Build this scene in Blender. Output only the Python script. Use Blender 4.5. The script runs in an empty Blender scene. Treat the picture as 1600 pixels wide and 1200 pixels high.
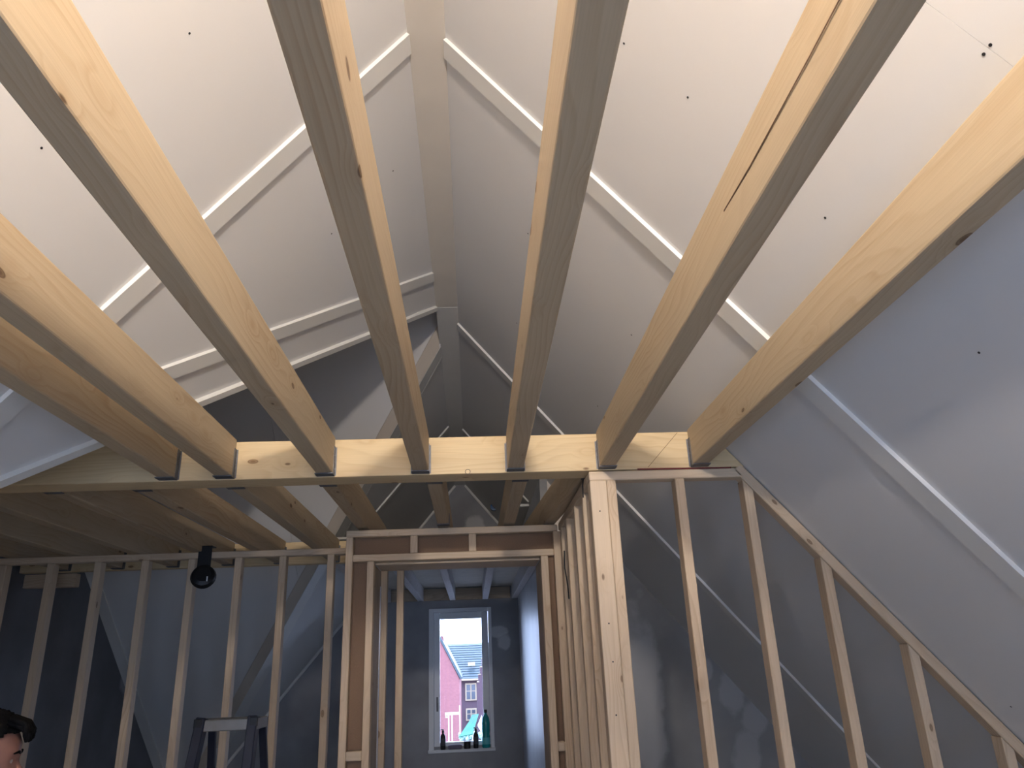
import bpy, bmesh, math, random
from mathutils import Vector, Matrix
random.seed(7)
C = bpy.context.scene.collection

# ------------------------------------------------------------------ camera
F = 1171.8
PITCH, YAW, ROLL = .35931, .062374, -.040878
fw = Vector((math.sin(YAW) * math.cos(PITCH), math.cos(YAW) * math.cos(PITCH), math.sin(PITCH)))
rt = Vector((math.cos(YAW), -math.sin(YAW), 0)); up = rt.cross(fw)
r2 = rt * math.cos(ROLL) + up * math.sin(ROLL); u2 = -rt * math.sin(ROLL) + up * math.cos(ROLL)
cd = bpy.data.cameras.new('camera'); cam = bpy.data.objects.new('camera', cd); C.objects.link(cam)
cd.sensor_width = 36; cd.lens = F * 36 / 1600; cd.clip_start = .02; cd.clip_end = 500
cam.matrix_world = Matrix(((r2.x, u2.x, -fw.x, 0), (r2.y, u2.y, -fw.y, 0), (r2.z, u2.z, -fw.z, 0), (0, 0, 0, 1)))
bpy.context.scene.camera = cam

# ------------------------------------------------------------------ sky, lights, exposure
sc = bpy.context.scene
sc.view_settings.view_transform = 'Standard'; sc.view_settings.look = 'None'
sc.view_settings.gamma = 1; sc.view_settings.use_curve_mapping = False
sc.view_settings.exposure = 0.12
w = bpy.data.worlds.new('overcast_sky'); sc.world = w; w.use_nodes = True
bg = w.node_tree.nodes['Background']; bg.inputs[0].default_value = (.53, .655, 1.0, 1); bg.inputs[1].default_value = 12.5

def light(name, kind, loc, energy, color, size=.1, rot=None):
    l = bpy.data.lights.new(name, kind); l.energy = energy; l.color = color
    if kind == 'POINT': l.shadow_soft_size = size
    o = bpy.data.objects.new(name, l); C.objects.link(o); o.location = loc
    if rot: o.rotation_euler = rot
    return o
light('work_lamp_light', 'POINT', (.13, -1.2, 1.235), 350, (1, .915, .845), .08)

def portal(name, loc, sx, sz, rot):
    l = bpy.data.lights.new(name, 'AREA'); l.shape = 'RECTANGLE'; l.size = sx; l.size_y = sz
    l.cycles.is_portal = True
    o = bpy.data.objects.new(name, l); C.objects.link(o); o.location = loc; o.rotation_euler = rot
YB, YG = -2.6, 10.25          # near and far gable faces
portal('window_portal', (-.16, YG + .16, -.12), .72, 1.62, (-math.pi / 2, 0, 0))

# ------------------------------------------------------------------ geometry of the house
X0, K, HA = -.14, 1.2, 2.4636     # ridge line, roof pitch, apex height
FL = -1.64                        # floor
def zr(x): return HA - K * abs(x - X0)
def xr(z): return X0 + (HA - z) / K
def xl(z): return X0 - (HA - z) / K

portal('window_portal', (-1.5, YB - .16, -.55), .9, 1.6, (math.pi / 2, 0, 0))
portal('window_portal', (.92, YB - .16, -.4), 1.0, 1.9, (math.pi / 2, 0, 0))
NLp = Vector((-K, 0, 1)).normalized()
_p = portal('added_window_portal', (0, 0, 0), 1.4, 1.83, (0, 0, 0))
_c = Vector((-2.235, -1.6, HA + K * (-2.235 - X0))) + NLp * .06
_x = Vector((0, 1, 0)); _y = NLp.cross(_x)
bpy.data.objects['added_window_portal'].matrix_world = Matrix(((_x.x, _y.x, NLp.x, _c.x), (_x.y, _y.y, NLp.y, _c.y), (_x.z, _y.z, NLp.z, _c.z), (0, 0, 0, 1)))

# ------------------------------------------------------------------ materials
def newmat(name):
    m = bpy.data.materials.new(name); m.use_nodes = True
    nt = m.node_tree; b = nt.nodes['Principled BSDF']
    return m, nt, b
def N(nt, t, **kw):
    n = nt.nodes.new(t)
    for k, v in kw.items():
        if k.startswith('i_'): n.inputs[k[2:].replace('_', ' ')].default_value = v
        else: setattr(n, k, v)
    return n
def ramp(nt, stops, src):
    r = nt.nodes.new('ShaderNodeValToRGB'); e = r.color_ramp.elements
    while len(e) < len(stops): e.new(.5)
    for i, (p, c) in enumerate(stops):
        e[i].position = p; e[i].color = (c[0], c[1], c[2], 1) if isinstance(c, tuple) else (c, c, c, 1)
    nt.links.new(src, r.inputs[0]); return r.outputs[0]
def mix(nt, mode, fac, a, b):
    n = nt.nodes.new('ShaderNodeMixRGB'); n.blend_type = mode
    for i, v in ((0, fac), (1, a), (2, b)):
        if hasattr(v, 'is_linked') or hasattr(v, 'links'): nt.links.new(v, n.inputs[i])
        elif isinstance(v, tuple): n.inputs[i].default_value = (v[0], v[1], v[2], 1)
        else: n.inputs[i].default_value = v
    return n.outputs[0]
def mth(nt, op, a, b=0.0, clamp=False):
    n = nt.nodes.new('ShaderNodeMath'); n.operation = op; n.use_clamp = clamp
    for i, v in ((0, a), (1, b)):
        if hasattr(v, 'links'): nt.links.new(v, n.inputs[i])
        else: n.inputs[i].default_value = v
    return n.outputs[0]

def wood(name, light_c, dark_c, knots=1.0, rough=.62, grain=1.0):
    m, nt, b = newmat(name); L = nt.links.new
    tc = N(nt, 'ShaderNodeTexCoord'); oi = N(nt, 'ShaderNodeObjectInfo')
    off = N(nt, 'ShaderNodeVectorMath', operation='SCALE'); off.inputs[0].default_value = (37.1, 11.7, 23.3)
    L(oi.outputs['Random'], off.inputs['Scale'])
    add = N(nt, 'ShaderNodeVectorMath', operation='ADD'); L(tc.outputs['Object'], add.inputs[0]); L(off.outputs[0], add.inputs[1])
    P = add.outputs[0]
    # knots: rare cells with an elliptical dark core and a ring
    vm = N(nt, 'ShaderNodeMapping'); vm.inputs['Scale'].default_value = (3.6, 8.0, 8.0); L(P, vm.inputs[0])
    vo = N(nt, 'ShaderNodeTexVoronoi'); vo.inputs['Scale'].default_value = 1.0; vo.inputs['Randomness'].default_value = 1.0
    L(vm.outputs[0], vo.inputs['Vector'])
    sep = N(nt, 'ShaderNodeSeparateColor'); L(vo.outputs['Color'], sep.inputs[0])
    dist = mth(nt, 'SUBTRACT', vo.outputs['Distance'], mth(nt, 'MULTIPLY', sep.outputs[0], .045))
    knot = ramp(nt, [(0, 1.0), (.025, .75), (.045, 1.0), (.062, 0.0), (1, 0.0)], dist)
    halo = ramp(nt, [(0, 1.0), (.07, .75), (.30, 0.0), (1, 0.0)], dist)
    # growth bands pushed aside around the knots
    sx = N(nt, 'ShaderNodeSeparateXYZ'); L(P, sx.inputs[0])
    nz = N(nt, 'ShaderNodeTexNoise'); nz.inputs['Scale'].default_value = 1.0; nz.inputs['Detail'].default_value = 2
    nm = N(nt, 'ShaderNodeMapping'); nm.inputs['Scale'].default_value = (.9, 5, 5); L(P, nm.inputs[0]); L(nm.outputs[0], nz.inputs['Vector'])
    radial = mth(nt, 'ADD', mth(nt, 'MULTIPLY', sx.outputs[1], 46 * grain), mth(nt, 'MULTIPLY', sx.outputs[2], 31 * grain))
    ph = mth(nt, 'ADD', radial, mth(nt, 'MULTIPLY', nz.outputs[0], 11.0))
    ph = mth(nt, 'ADD', ph, mth(nt, 'MULTIPLY', halo, 2.2))
    band = mth(nt, 'FRACT', ph)
    bandc = ramp(nt, [(0, .15), (.55, .42), (.86, .95), (.95, .6), (1, .15)], band)
    fm = N(nt, 'ShaderNodeMapping'); fm.inputs['Scale'].default_value = (4, 260, 260); L(P, fm.inputs[0])
    fn = N(nt, 'ShaderNodeTexNoise'); fn.inputs['Scale'].default_value = 1.0; fn.inputs['Detail'].default_value = 3; L(fm.outputs[0], fn.inputs['Vector'])
    bn = N(nt, 'ShaderNodeTexNoise'); bn.inputs['Scale'].default_value = 1.0; bn.inputs['Detail'].default_value = 2
    bm_ = N(nt, 'ShaderNodeMapping'); bm_.inputs['Scale'].default_value = (1.3, 7, 7); L(P, bm_.inputs[0]); L(bm_.outputs[0], bn.inputs['Vector'])
    strength = ramp(nt, [(.35, .10), (.70, .62)], bn.outputs[0])
    col = mix(nt, 'MIX', mth(nt, 'MULTIPLY', bandc, strength), light_c, dark_c)
    col = mix(nt, 'MULTIPLY', .22, col, ramp(nt, [(.3, .62), (.7, 1.0)], fn.outputs[0]))
    # board to board tone
    tone = ramp(nt, [(0, (.90, .86, .82)), (1, (1.0, 1.0, 1.0))], oi.outputs['Random'])
    col = mix(nt, 'MULTIPLY', .8, col, tone)
    kd = (dark_c[0] * .30, dark_c[1] * .22, dark_c[2] * .16)
    col = mix(nt, 'MIX', mth(nt, 'MULTIPLY', halo, .32 * knots), col, dark_c)
    col = mix(nt, 'MIX', mth(nt, 'MULTIPLY', knot, .85 * knots), col, kd)
    L(col, b.inputs['Base Color']); b.inputs['Roughness'].default_value = rough
    b.inputs['Specular IOR Level'].default_value = .35
    bu = N(nt, 'ShaderNodeBump'); bu.inputs['Strength'].default_value = .12; bu.inputs['Distance'].default_value = .002
    L(fn.outputs[0], bu.inputs['Height']); L(bu.outputs[0], b.inputs['Normal'])
    return m

def plain(name, c, rough=.6, metal=0.0, bump=0.0, scale=40.0, var=0.0, spec=.5):
    m, nt, b = newmat(name); b.inputs['Roughness'].default_value = rough; b.inputs['Metallic'].default_value = metal
    b.inputs['Specular IOR Level'].default_value = spec
    tc = N(nt, 'ShaderNodeTexCoord'); nz = N(nt, 'ShaderNodeTexNoise'); nz.inputs['Scale'].default_value = scale; nz.inputs['Detail'].default_value = 4
    nt.links.new(tc.outputs['Object'], nz.inputs['Vector'])
    lo = tuple(x * (1 - var) for x in c)
    nt.links.new(ramp(nt, [(.3, lo), (.7, tuple(c))], nz.outputs[0]), b.inputs['Base Color'])
    if bump:
        bu = N(nt, 'ShaderNodeBump'); bu.inputs['Strength'].default_value = bump; bu.inputs['Distance'].default_value = .003
        nt.links.new(nz.outputs[0], bu.inputs['Height']); nt.links.new(bu.outputs[0], b.inputs['Normal'])
    return m

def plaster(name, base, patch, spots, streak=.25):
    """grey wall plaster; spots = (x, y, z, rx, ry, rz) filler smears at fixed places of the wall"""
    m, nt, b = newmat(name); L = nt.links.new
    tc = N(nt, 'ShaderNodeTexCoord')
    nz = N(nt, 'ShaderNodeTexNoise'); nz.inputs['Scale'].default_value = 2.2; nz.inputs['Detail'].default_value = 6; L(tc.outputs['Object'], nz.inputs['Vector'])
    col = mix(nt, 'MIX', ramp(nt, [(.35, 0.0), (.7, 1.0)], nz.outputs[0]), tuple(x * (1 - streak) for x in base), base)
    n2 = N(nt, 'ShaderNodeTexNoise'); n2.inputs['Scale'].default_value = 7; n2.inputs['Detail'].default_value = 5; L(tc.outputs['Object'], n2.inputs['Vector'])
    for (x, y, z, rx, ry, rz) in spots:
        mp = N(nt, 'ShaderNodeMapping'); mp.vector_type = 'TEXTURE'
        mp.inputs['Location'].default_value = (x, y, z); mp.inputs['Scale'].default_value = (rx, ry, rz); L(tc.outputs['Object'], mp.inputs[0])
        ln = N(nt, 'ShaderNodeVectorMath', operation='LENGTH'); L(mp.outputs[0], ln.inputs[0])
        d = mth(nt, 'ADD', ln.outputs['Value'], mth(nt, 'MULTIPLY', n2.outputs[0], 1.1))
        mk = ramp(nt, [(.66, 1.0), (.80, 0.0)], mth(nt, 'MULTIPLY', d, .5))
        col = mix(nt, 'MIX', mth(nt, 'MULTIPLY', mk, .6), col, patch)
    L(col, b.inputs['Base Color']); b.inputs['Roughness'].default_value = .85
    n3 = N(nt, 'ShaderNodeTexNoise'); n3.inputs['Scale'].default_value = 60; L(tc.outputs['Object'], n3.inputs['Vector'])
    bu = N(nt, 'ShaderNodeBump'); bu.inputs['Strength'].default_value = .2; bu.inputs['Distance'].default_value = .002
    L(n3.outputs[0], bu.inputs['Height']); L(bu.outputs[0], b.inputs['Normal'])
    return m

M = {}
M['joist'] = wood('spruce_joist', (.57, .45, .295), (.39, .255, .135))
M['stud'] = wood('spruce_stud', (.70, .55, .385), (.47, .315, .185), .9)
M['header'] = wood('spruce_header', (.74, .58, .34), (.50, .31, .145), 1.0)
M['white_wood'] = wood('whitewashed_joist', (.80, .79, .82), (.58, .54, .52), .5)
M['rim'] = wood('rim_wood', (.50, .40, .29), (.30, .22, .15), 1.0)
M['panel'] = plain('roof_board_white', (.76, .745, .72), .8, scale=1.5, var=.01, spec=.15)
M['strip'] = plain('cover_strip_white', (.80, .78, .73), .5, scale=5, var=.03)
M['strip_raw'] = plain('valley_strip_beige', (.62, .55, .46), .6, scale=6, var=.08)
M['ridge'] = plain('ridge_board_white', (.70, .65, .57), .6, scale=5, var=.05)
M['fibre'] = plain('brown_fibreboard', (.24, .145, .085), .8, bump=.1, scale=180, var=.15)
M['cream'] = plain('cream_board', (.78, .70, .60), .7, scale=5, var=.03)
M['steel'] = plain('galvanised_steel', (.22, .22, .23), .6, 1.0, bump=.05, scale=60, var=.2)
M['screw'] = plain('dark_screw', (.03, .028, .028), .5, .3)
M['ceil'] = plain('grey_ceiling_board', (.66, .62, .55), .8, scale=8, var=.12)
M['wallblue'] = plain('plasterboard_wall', (.74, .76, .80), .4, scale=2.5, var=.12)
M['floor'] = plain('chipboard_floor', (.58, .56, .54), .8, scale=30, var=.25)
M['paintwhite'] = plain('white_window_frame', (.80, .81, .82), .4, scale=6, var=.02)
M['black'] = plain('black_plastic', (.008, .008, .009), .45, scale=30, var=.1)
M['darkrail'] = plain('dark_blue_rail', (.012, .014, .03), .5, scale=30, var=.1)
M['alu'] = plain('grey_aluminium', (.22, .22, .22), .5, .4, scale=30, var=.1)
M['gable'] = plaster('gable_plaster', (.40, .40, .415), (.80, .80, .78),
    [(.335, YG, .42, .13, .3, .07), (.40, YG, .30, .09, .3, .12), (.05, YG, 1.72, .16, .3, .22)])
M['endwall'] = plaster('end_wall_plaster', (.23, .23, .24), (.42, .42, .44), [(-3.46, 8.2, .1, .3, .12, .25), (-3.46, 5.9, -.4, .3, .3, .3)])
M['sidewall'] = plaster('side_wall_plaster', (.40, .395, .385), (.58, .58, .58),
    [(2.05, 6.36, -.27, .10, .3, .20), (2.2, 6.36, -.45, .12, .3, .12), (1.85, 6.36, -.08, .07, .3, .10), (1.35, 6.36, -.3, .16, .3, .75), (2.1, 6.36, -.75, .12, .3, .2)])
def glass():
    m, nt, b = newmat('window_glass'); nt.nodes.remove(b)
    t = N(nt, 'ShaderNodeBsdfTransparent'); t.inputs[0].default_value = (.97, .985, .98, 1)
    g = N(nt, 'ShaderNodeBsdfGlossy'); g.inputs['Roughness'].default_value = .02
    fr = N(nt, 'ShaderNodeFresnel'); fr.inputs[0].default_value = 1.45
    mx = N(nt, 'ShaderNodeMixShader'); nt.links.new(fr.outputs[0], mx.inputs[0]); nt.links.new(t.outputs[0], mx.inputs[1]); nt.links.new(g.outputs[0], mx.inputs[2])
    nt.links.new(mx.outputs[0], nt.nodes['Material Output'].inputs[0]); return m
M['glass'] = glass()

# ------------------------------------------------------------------ mesh helpers
def finish(o, parent=None, label=None, cat=None, group=None, kind=None):
    C.objects.link(o)
    if parent is not None: o.parent = parent; o.matrix_parent_inverse = Matrix.Identity(4)
    for k, v in (('label', label), ('category', cat), ('group', group), ('kind', kind)):
        if v: o[k] = v
    return o
def world_of(o):
    m = o.matrix_basis.copy(); p = o.parent
    while p: m = p.matrix_basis @ m; p = p.parent
    return m
def rel(parent, Mw): return world_of(parent).inverted() @ Mw if parent is not None else Mw
def empty(name, loc=(0, 0, 0), label=None, cat=None, group=None, kind=None, rotz=0):
    o = bpy.data.objects.new(name, None); o.empty_display_size = .1
    o.matrix_basis = Matrix.Translation(loc) @ Matrix.Rotation(rotz, 4, 'Z')
    return finish(o, None, label, cat, group, kind)
def bm_obj(name, bm, mat, Mw=None, parent=None, smooth=False, **kw):
    bmesh.ops.recalc_face_normals(bm, faces=bm.faces)
    me = bpy.data.meshes.new(name); bm.to_mesh(me); bm.free(); me.materials.append(M[mat] if isinstance(mat, str) else mat)
    if smooth:
        for p in me.polygons: p.use_smooth = True
    o = bpy.data.objects.new(name, me); o.matrix_basis = rel(parent, Mw or Matrix.Identity(4))
    return finish(o, parent, **kw)
def frame(p0, d, up=(0, 0, 1)):
    x = Vector(d).normalized(); z = Vector(up) - x * x.dot(Vector(up)); z.normalize(); y = z.cross(x)
    return Matrix(((x.x, y.x, z.x, p0[0]), (x.y, y.y, z.y, p0[1]), (x.z, y.z, z.z, p0[2]), (0, 0, 0, 1)))
def add_box(bm, a, b, bev=0.0, seg=1):
    vs = [bm.verts.new((x, y, z)) for x in (a[0], b[0]) for y in (a[1], b[1]) for z in (a[2], b[2])]
    fs = [bm.faces.new([vs[i] for i in q]) for q in ((0, 1, 3, 2), (4, 6, 7, 5), (0, 4, 5, 1), (2, 3, 7, 6), (0, 2, 6, 4), (1, 5, 7, 3))]
    if bev:
        es = set(e for f in fs for e in f.edges)
        bmesh.ops.bevel(bm, geom=list(es), offset=bev, segments=seg, affect='EDGES', profile=.5)
def box(name, a, b, mat, parent=None, bev=.003, seg=1, **kw):
    """axis aligned box; origin at its low corner centre, so that the object coordinates follow the piece"""
    a = Vector(a); b = Vector(b); c = Vector(((a.x + b.x) / 2, (a.y + b.y) / 2, a.z))
    bm = bmesh.new(); add_box(bm, a - c, b - c, bev, seg)
    return bm_obj(name, bm, mat, Matrix.Translation(c), parent, **kw)
def timber(name, p0, p1, wd, ht, mat, parent=None, up=(0, 0, 1), bev=.004, seg=1, cut0=0.0, cut1=0.0, **kw):
    """piece of timber from p0 to p1 (centre of its underside); cut0/cut1 slide the top corners along the length"""
    p0 = Vector(p0); p1 = Vector(p1); L = (p1 - p0).length
    bm = bmesh.new()
    vs = {}
    for i, x in enumerate((0, L)):
        for j in (0, 1):
            for k in (0, 1):
                dx = (cut0 if i == 0 else cut1) * k
                vs[i, j, k] = bm.verts.new((x + dx, (j - .5) * wd, k * ht))
    def f(*q): bm.faces.new([vs[t] for t in q])
    f((0,0,0),(0,0,1),(0,1,1),(0,1,0)); f((1,0,0),(1,1,0),(1,1,1),(1,0,1))
    f((0,0,0),(1,0,0),(1,0,1),(0,0,1)); f((0,1,0),(0,1,1),(1,1,1),(1,1,0))
    f((0,0,0),(0,1,0),(1,1,0),(1,0,0)); f((0,0,1),(1,0,1),(1,1,1),(0,1,1))
    if bev: bmesh.ops.bevel(bm, geom=list(bm.edges), offset=bev, segments=seg, affect='EDGES', profile=.5)
    return bm_obj(name, bm, mat, frame(p0, p1 - p0, up), parent, **kw)
def stud(x, y, z0, z1, wx, wy, parent, mat='stud', name='stud', ztop2=None, **kw):
    """upright with its length on the local X axis"""
    p0 = Vector((x, y, z0)); L = z1 - z0
    bm = bmesh.new()
    vs = {}
    for i in (0, 1):
        for j in (-1, 1):          # local y
            for k in (-1, 1):      # local z
                xx = 0 if i == 0 else (L if (ztop2 is None or k < 0) else ztop2 - z0)
                vs[i, j, k] = bm.verts.new((xx, j * wy / 2, k * wx / 2))
    def f(*q): bm.faces.new([vs[t] for t in q])
    f((0,-1,-1),(0,-1,1),(0,1,1),(0,1,-1)); f((1,-1,-1),(1,1,-1),(1,1,1),(1,-1,1))
    f((0,-1,-1),(1,-1,-1),(1,-1,1),(0,-1,1)); f((0,1,-1),(0,1,1),(1,1,1),(1,1,-1))
    f((0,-1,-1),(0,1,-1),(1,1,-1),(1,-1,-1)); f((0,-1,1),(1,-1,1),(1,1,1),(0,1,1))
    bmesh.ops.bevel(bm, geom=list(bm.edges), offset=.003, segments=1, affect='EDGES', profile=.5)
    return bm_obj(name, bm, mat, frame(p0, (0, 0, 1), (1, 0, 0)), parent, **kw)
def prism(name, pts, n, th, mat, parent=None, bev=0, **kw):
    """flat polygon (3-D points) given thickness th along n"""
    n = Vector(n).normalized() * th
    bm = bmesh.new()
    a = [bm.verts.new(p) for p in pts]; b = [bm.verts.new(Vector(p) + n) for p in pts]
    bm.faces.new(a); bm.faces.new(b[::-1])
    for i in range(len(a)):
        j = (i + 1) % len(a); bm.faces.new((a[i], a[j], b[j], b[i]))
    return bm_obj(name, bm, mat, None, parent, **kw)
def tube(bm, pts, r, seg=8):
    rings = []
    for i, p in enumerate(pts):
        p = Vector(p); d = (Vector(pts[min(i + 1, len(pts) - 1)]) - Vector(pts[max(i - 1, 0)])).normalized()
        a = d.orthogonal().normalized() if not rings else (pa - d * pa.dot(d)).normalized()
        pa = a; b2 = d.cross(a); rr = r[i] if isinstance(r, (list, tuple)) else r
        rings.append([bm.verts.new(p + (a * math.cos(t) + b2 * math.sin(t)) * rr) for t in [2 * math.pi * k / seg for k in range(seg)]])
    for i in range(len(rings) - 1):
        for k in range(seg): bm.faces.new((rings[i][k], rings[i][(k + 1) % seg], rings[i + 1][(k + 1) % seg], rings[i + 1][k]))
    bm.faces.new(rings[0][::-1]); bm.faces.new(rings[-1])
def lathe(bm, prof, seg=20, c=(0, 0, 0)):
    rings = []
    for r, z in prof: rings.append([bm.verts.new((c[0] + r * math.cos(2 * math.pi * k / seg), c[1] + r * math.sin(2 * math.pi * k / seg), c[2] + z)) for k in range(seg)])
    for i in range(len(rings) - 1):
        for k in range(seg): bm.faces.new((rings[i][k], rings[i][(k + 1) % seg], rings[i + 1][(k + 1) % seg], rings[i + 1][k]))
    bm.faces.new(rings[0][::-1]); bm.faces.new(rings[-1])

# ------------------------------------------------------------------ roof (the ceiling of the attic)
NR = Vector((K, 0, 1)).normalized(); NL = Vector((-K, 0, 1)).normalized()
SC = .851                          # pitch of the cross gable
def R(x, y): return Vector((x, y, HA - K * (x - X0)))
def Lf(x, y): return Vector((x, y, HA + K * (x - X0)))
XE = -.22                          # ridge board left edge
def yE(x): return 4.77 + 1.49 * (x - XE)       # near valley on the left slope
def yV(x): return 5.41 - 1.413 * (x - XE)      # far valley on the left slope
def xE(y): return XE + (y - 4.77) / 1.49
def xV(y): return XE - (y - 5.41) / 1.413
XRF, XLF = xr(FL), xl(FL)
XRI, XLI = -.062, -.218
ceil = empty('ceiling', (0, 0, 0), 'steep white boarded attic ceiling with cover strips', kind='structure')
g = .0015
# right slope boards: Y ranges between the strips, each split down the slope
yr = [YB, -.26, 2.385, 5.05, 7.66, YG]
def rpanel(x0, x1, y0, y1): prism('roof_panel', [R(x0, y0 + g), R(x1, y0 + g), R(x1, y1 - g), R(x0, y1 - g)], NR, .012, 'panel', ceil)
for i in range(5):
    rpanel(X0 + .01, XRF, yr[i], yr[i + 1]) if i != 1 else None
rpanel(X0 + .01, XRF, yr[1], 1.0797); rpanel(X0 + .01, XRF, 1.0775, yr[2])
# left slope
def lpoly(pts): prism('roof_panel', [Lf(x, y) for x, y in pts], NL, .012, 'panel', ceil)
XW = -3.46
HX0, HX1, HY0, HY1 = -1.65, -2.82, -2.3, -.9     # unseen roof window, added behind the camera for daylight
for q in ([(X0 - .01, YB), (X0 - .01, yr[1] - g), (HX0, yr[1] - g), (HX0, YB)], [(HX1, YB), (HX1, yr[1] - g), (XLF, yr[1] - g), (XLF, YB)],
          [(HX0, YB), (HX0, HY0), (HX1, HY0), (HX1, YB)], [(HX0, HY1), (HX0, yr[1] - g), (HX1, yr[1] - g), (HX1, HY1)]): lpoly(q)
lpoly([(X0 - .01, yr[1] + g), (X0 - .01, 2.36 - g), (xE(2.36), 2.36 - g), (xE(yr[1]), yr[1] + g)])
lpoly([(X0 - .01, 2.36 + g), (X0 - .01, yE(X0 - .01)), (xE(2.36), 2.36 + g)])
lpoly([(X0 - .01, yV(X0 - .01)), (X0 - .01, 7.55 - g), (xV(7.55), 7.55 - g)])
lpoly([(X0 - .01, 7.55 + g), (X0 - .01, YG), (xV(YG), YG), (xV(7.55), 7.55 + g)])
# cross gable slopes (left wing)
YC = 5.095; ZC = 2.353 - SC * (YC - 5.41)
NF = Vector((0, SC, 1)).normalized(); NN = Vector((0, -.8, 1)).normalized()
def CF(x, y): return Vector((x, y, 2.353 - SC * (y - 5.41)))
def CN(x, y): return Vector((x, y, ZC + .806 * (y - YC)))
def cfx(y): return xV(y)
prism('roof_panel', [CF(X0, YC), CF(X0, yV(X0)), CF(-1.6, yV(-1.6)), CF(-1.6, YC)], NF, .012, 'panel', ceil)
prism('roof_panel', [CF(-1.603, YC), CF(-1.603, yV(-1.603)), CF(XW, yV(XW)), CF(XW, YC)], NF, .012, 'panel', ceil)
prism('roof_panel', [CN(X0, YC), CN(X0, yE(X0)), CN(XW, yE(XW)), CN(XW, YC)], NN, .012, 'panel', ceil)
# roof deck behind the boards
dk = 'rim'
def deck(pts, n): prism('roof_deck', [Vector(p) + Vector(n) * .0125 for p in pts], n, .02, dk, ceil)
deck([R(X0 - .02, YB), R(XRF, YB), R(XRF, YG), R(X0 - .02, YG)], NR)
for q in ([(X0, YB), (X0, yE(X0) - .07), (HX0, yE(HX0) - .07), (HX0, YB)], [(HX1, YB), (HX1, yE(HX1) - .07), (XLF, yE(XLF) - .07), (XLF, YB)],
          [(HX0, YB), (HX0, HY0), (HX1, HY0), (HX1, YB)], [(HX0, HY1), (HX0, yE(HX0) - .07), (HX1, yE(HX1) - .07), (HX1, HY1)]): deck([Lf(*p) for p in q], NL)
deck([Lf(X0, yV(X0) + .10), Lf(xV(YG - .10), YG), Lf(X0, YG)], NL)
deck([CF(X0 + .05, YC), CF(X0 + .05, yV(X0) - .08), CF(XW, yV(XW) - .08), CF(XW, YC)], NF)
deck([CN(X0 + .05, YC), CN(X0 + .05, yE(X0) + .08), CN(XW, yE(XW) + .08), CN(XW, YC)], NN)
# cover strips
def strip(pts, n, mat='strip', th=.016, name='cover_strip', **kw):
    n = -Vector(n)
    prism(name, [Vector(p) - n * .0005 for p in pts], n, th, mat, ceil, **kw)
def rstrip(y0, y1, xa=XRI, xb=None, m='strip'):
    xb = xb or XRF - .05
    strip([R(xa, y0), R(xb, y0), R(xb, y1), R(xa, y1)], NR, m)
for y in (-.31, 2.335, 5.0): rstrip(y, y + .10)
rstrip(7.61, 7.71, XRI, .60)
def lstrip(y0, y1, x1): strip([Lf(XLI, y0), Lf(x1, y0), Lf(x1, y1), Lf(XLI, y1)], NL)
lstrip(2.31, 2.41, xE(2.36) - .0); lstrip(-.31, -.21, -3.3); lstrip(7.50, 7.60, xV(7.5) + .30)
def lq(p, mat, **kw): strip([Lf(*q) for q in p], NL, mat, **kw)
# strip beside the near valley, the bright bead on the valley edge, boards beside the far valley
lq([(-.218, 4.24), (-1.40, 2.58), (-1.40, 2.69), (-.218, 4.35)], 'strip')
def line(x, x0, y0, s): return y0 + s * (x - x0)
lq([(XLI, yE(XLI) - .055), (-3.4, yE(-3.4) - .055), (-3.4, yE(-3.4)), (XLI, yE(XLI))], 'strip', th=.022, name='edge_bead')
lq([(XLI, yV(XLI)), (XLI, 5.60), (-3.3, 5.60 + 1.51 * 3.08 + .02), (-3.3, yV(-3.3))], 'strip', name='valley_board')
lq([(XLI, 5.615), (XLI, 5.66), (-1.6, 5.66 + 1.51 * 1.38), (-1.6, 5.615 + 1.51 * 1.38)], 'strip')
strip([CF(-.22, 5.255), CF(-.22, 5.41), CF(XW + .02, yV(XW + .02)), CF(XW + .02, yV(XW + .02) - .155)], NF, 'strip_raw', name='valley_board')
strip([CF(XW, 5.2), CF(XW, 9.9), CF(XW + .10, 9.8), CF(XW + .10, 5.2)], NF, 'strip')
strip([R(XRI, YG - .03), R(XRF - .1, YG - .03), R(XRF - .1, YG), R(XRI, YG)], NR, 'strip', th=.03)
strip([Lf(XLI, YG - .03), Lf(XLF + .1, YG - .03), Lf(XLF + .1, YG), Lf(XLI, YG)], NL, 'strip', th=.03)
# the two lengths of ridge board
box('ridge_board', (-.217, YB, 2.372), (-.063, 4.749, 2.46), 'ridge', ceil, label='near length of the flat ridge board')
box('ridge_board', (-.217, 4.752, 2.372), (-.063, YG, 2.46), 'strip', ceil, label='far length of the flat ridge board')  # lighter white than the near length stands in for daylight from below
prism('ridge_cheek', [(-.205, 4.70, 2.40), (-.205, 5.50, 2.40), (-.205, YC, 2.66)], (1, 0, 0), .03, 'strip_raw', ceil)
# screws in the roof boards
scr = bmesh.new()
def screw(p, n):
    bm = bmesh.new(); lathe(bm, [(.0036, 0), (.0036, .0015)], 8)
    bm_obj('screw', bm, 'screw', frame(Vector(p) - Vector(n) * .0012, n, (0, 1, 0)) @ Matrix.Rotation(math.pi / 2, 4, 'Y'), ceil)
scr.free()
for x, y in ((1.014, 1.093), (1.013, 1.071), (.649, 1.707), (.984, 1.716), (1.32, 1.725), (.4815, 1.709), (.3, 3.1), (.75, 3.1), (.3, 4.1), (.75, 4.1), (1.75, 1.75), (2.1, 3.1)): screw(R(x, y), NR)
for x, y in ((-.7685, 1.676), (-1.10, 1.67), (-.338, 3.004), (-.615, 3.022), (-.42, 3.9), (-.85, 1.0)): screw(Lf(x, y), NL)

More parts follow.
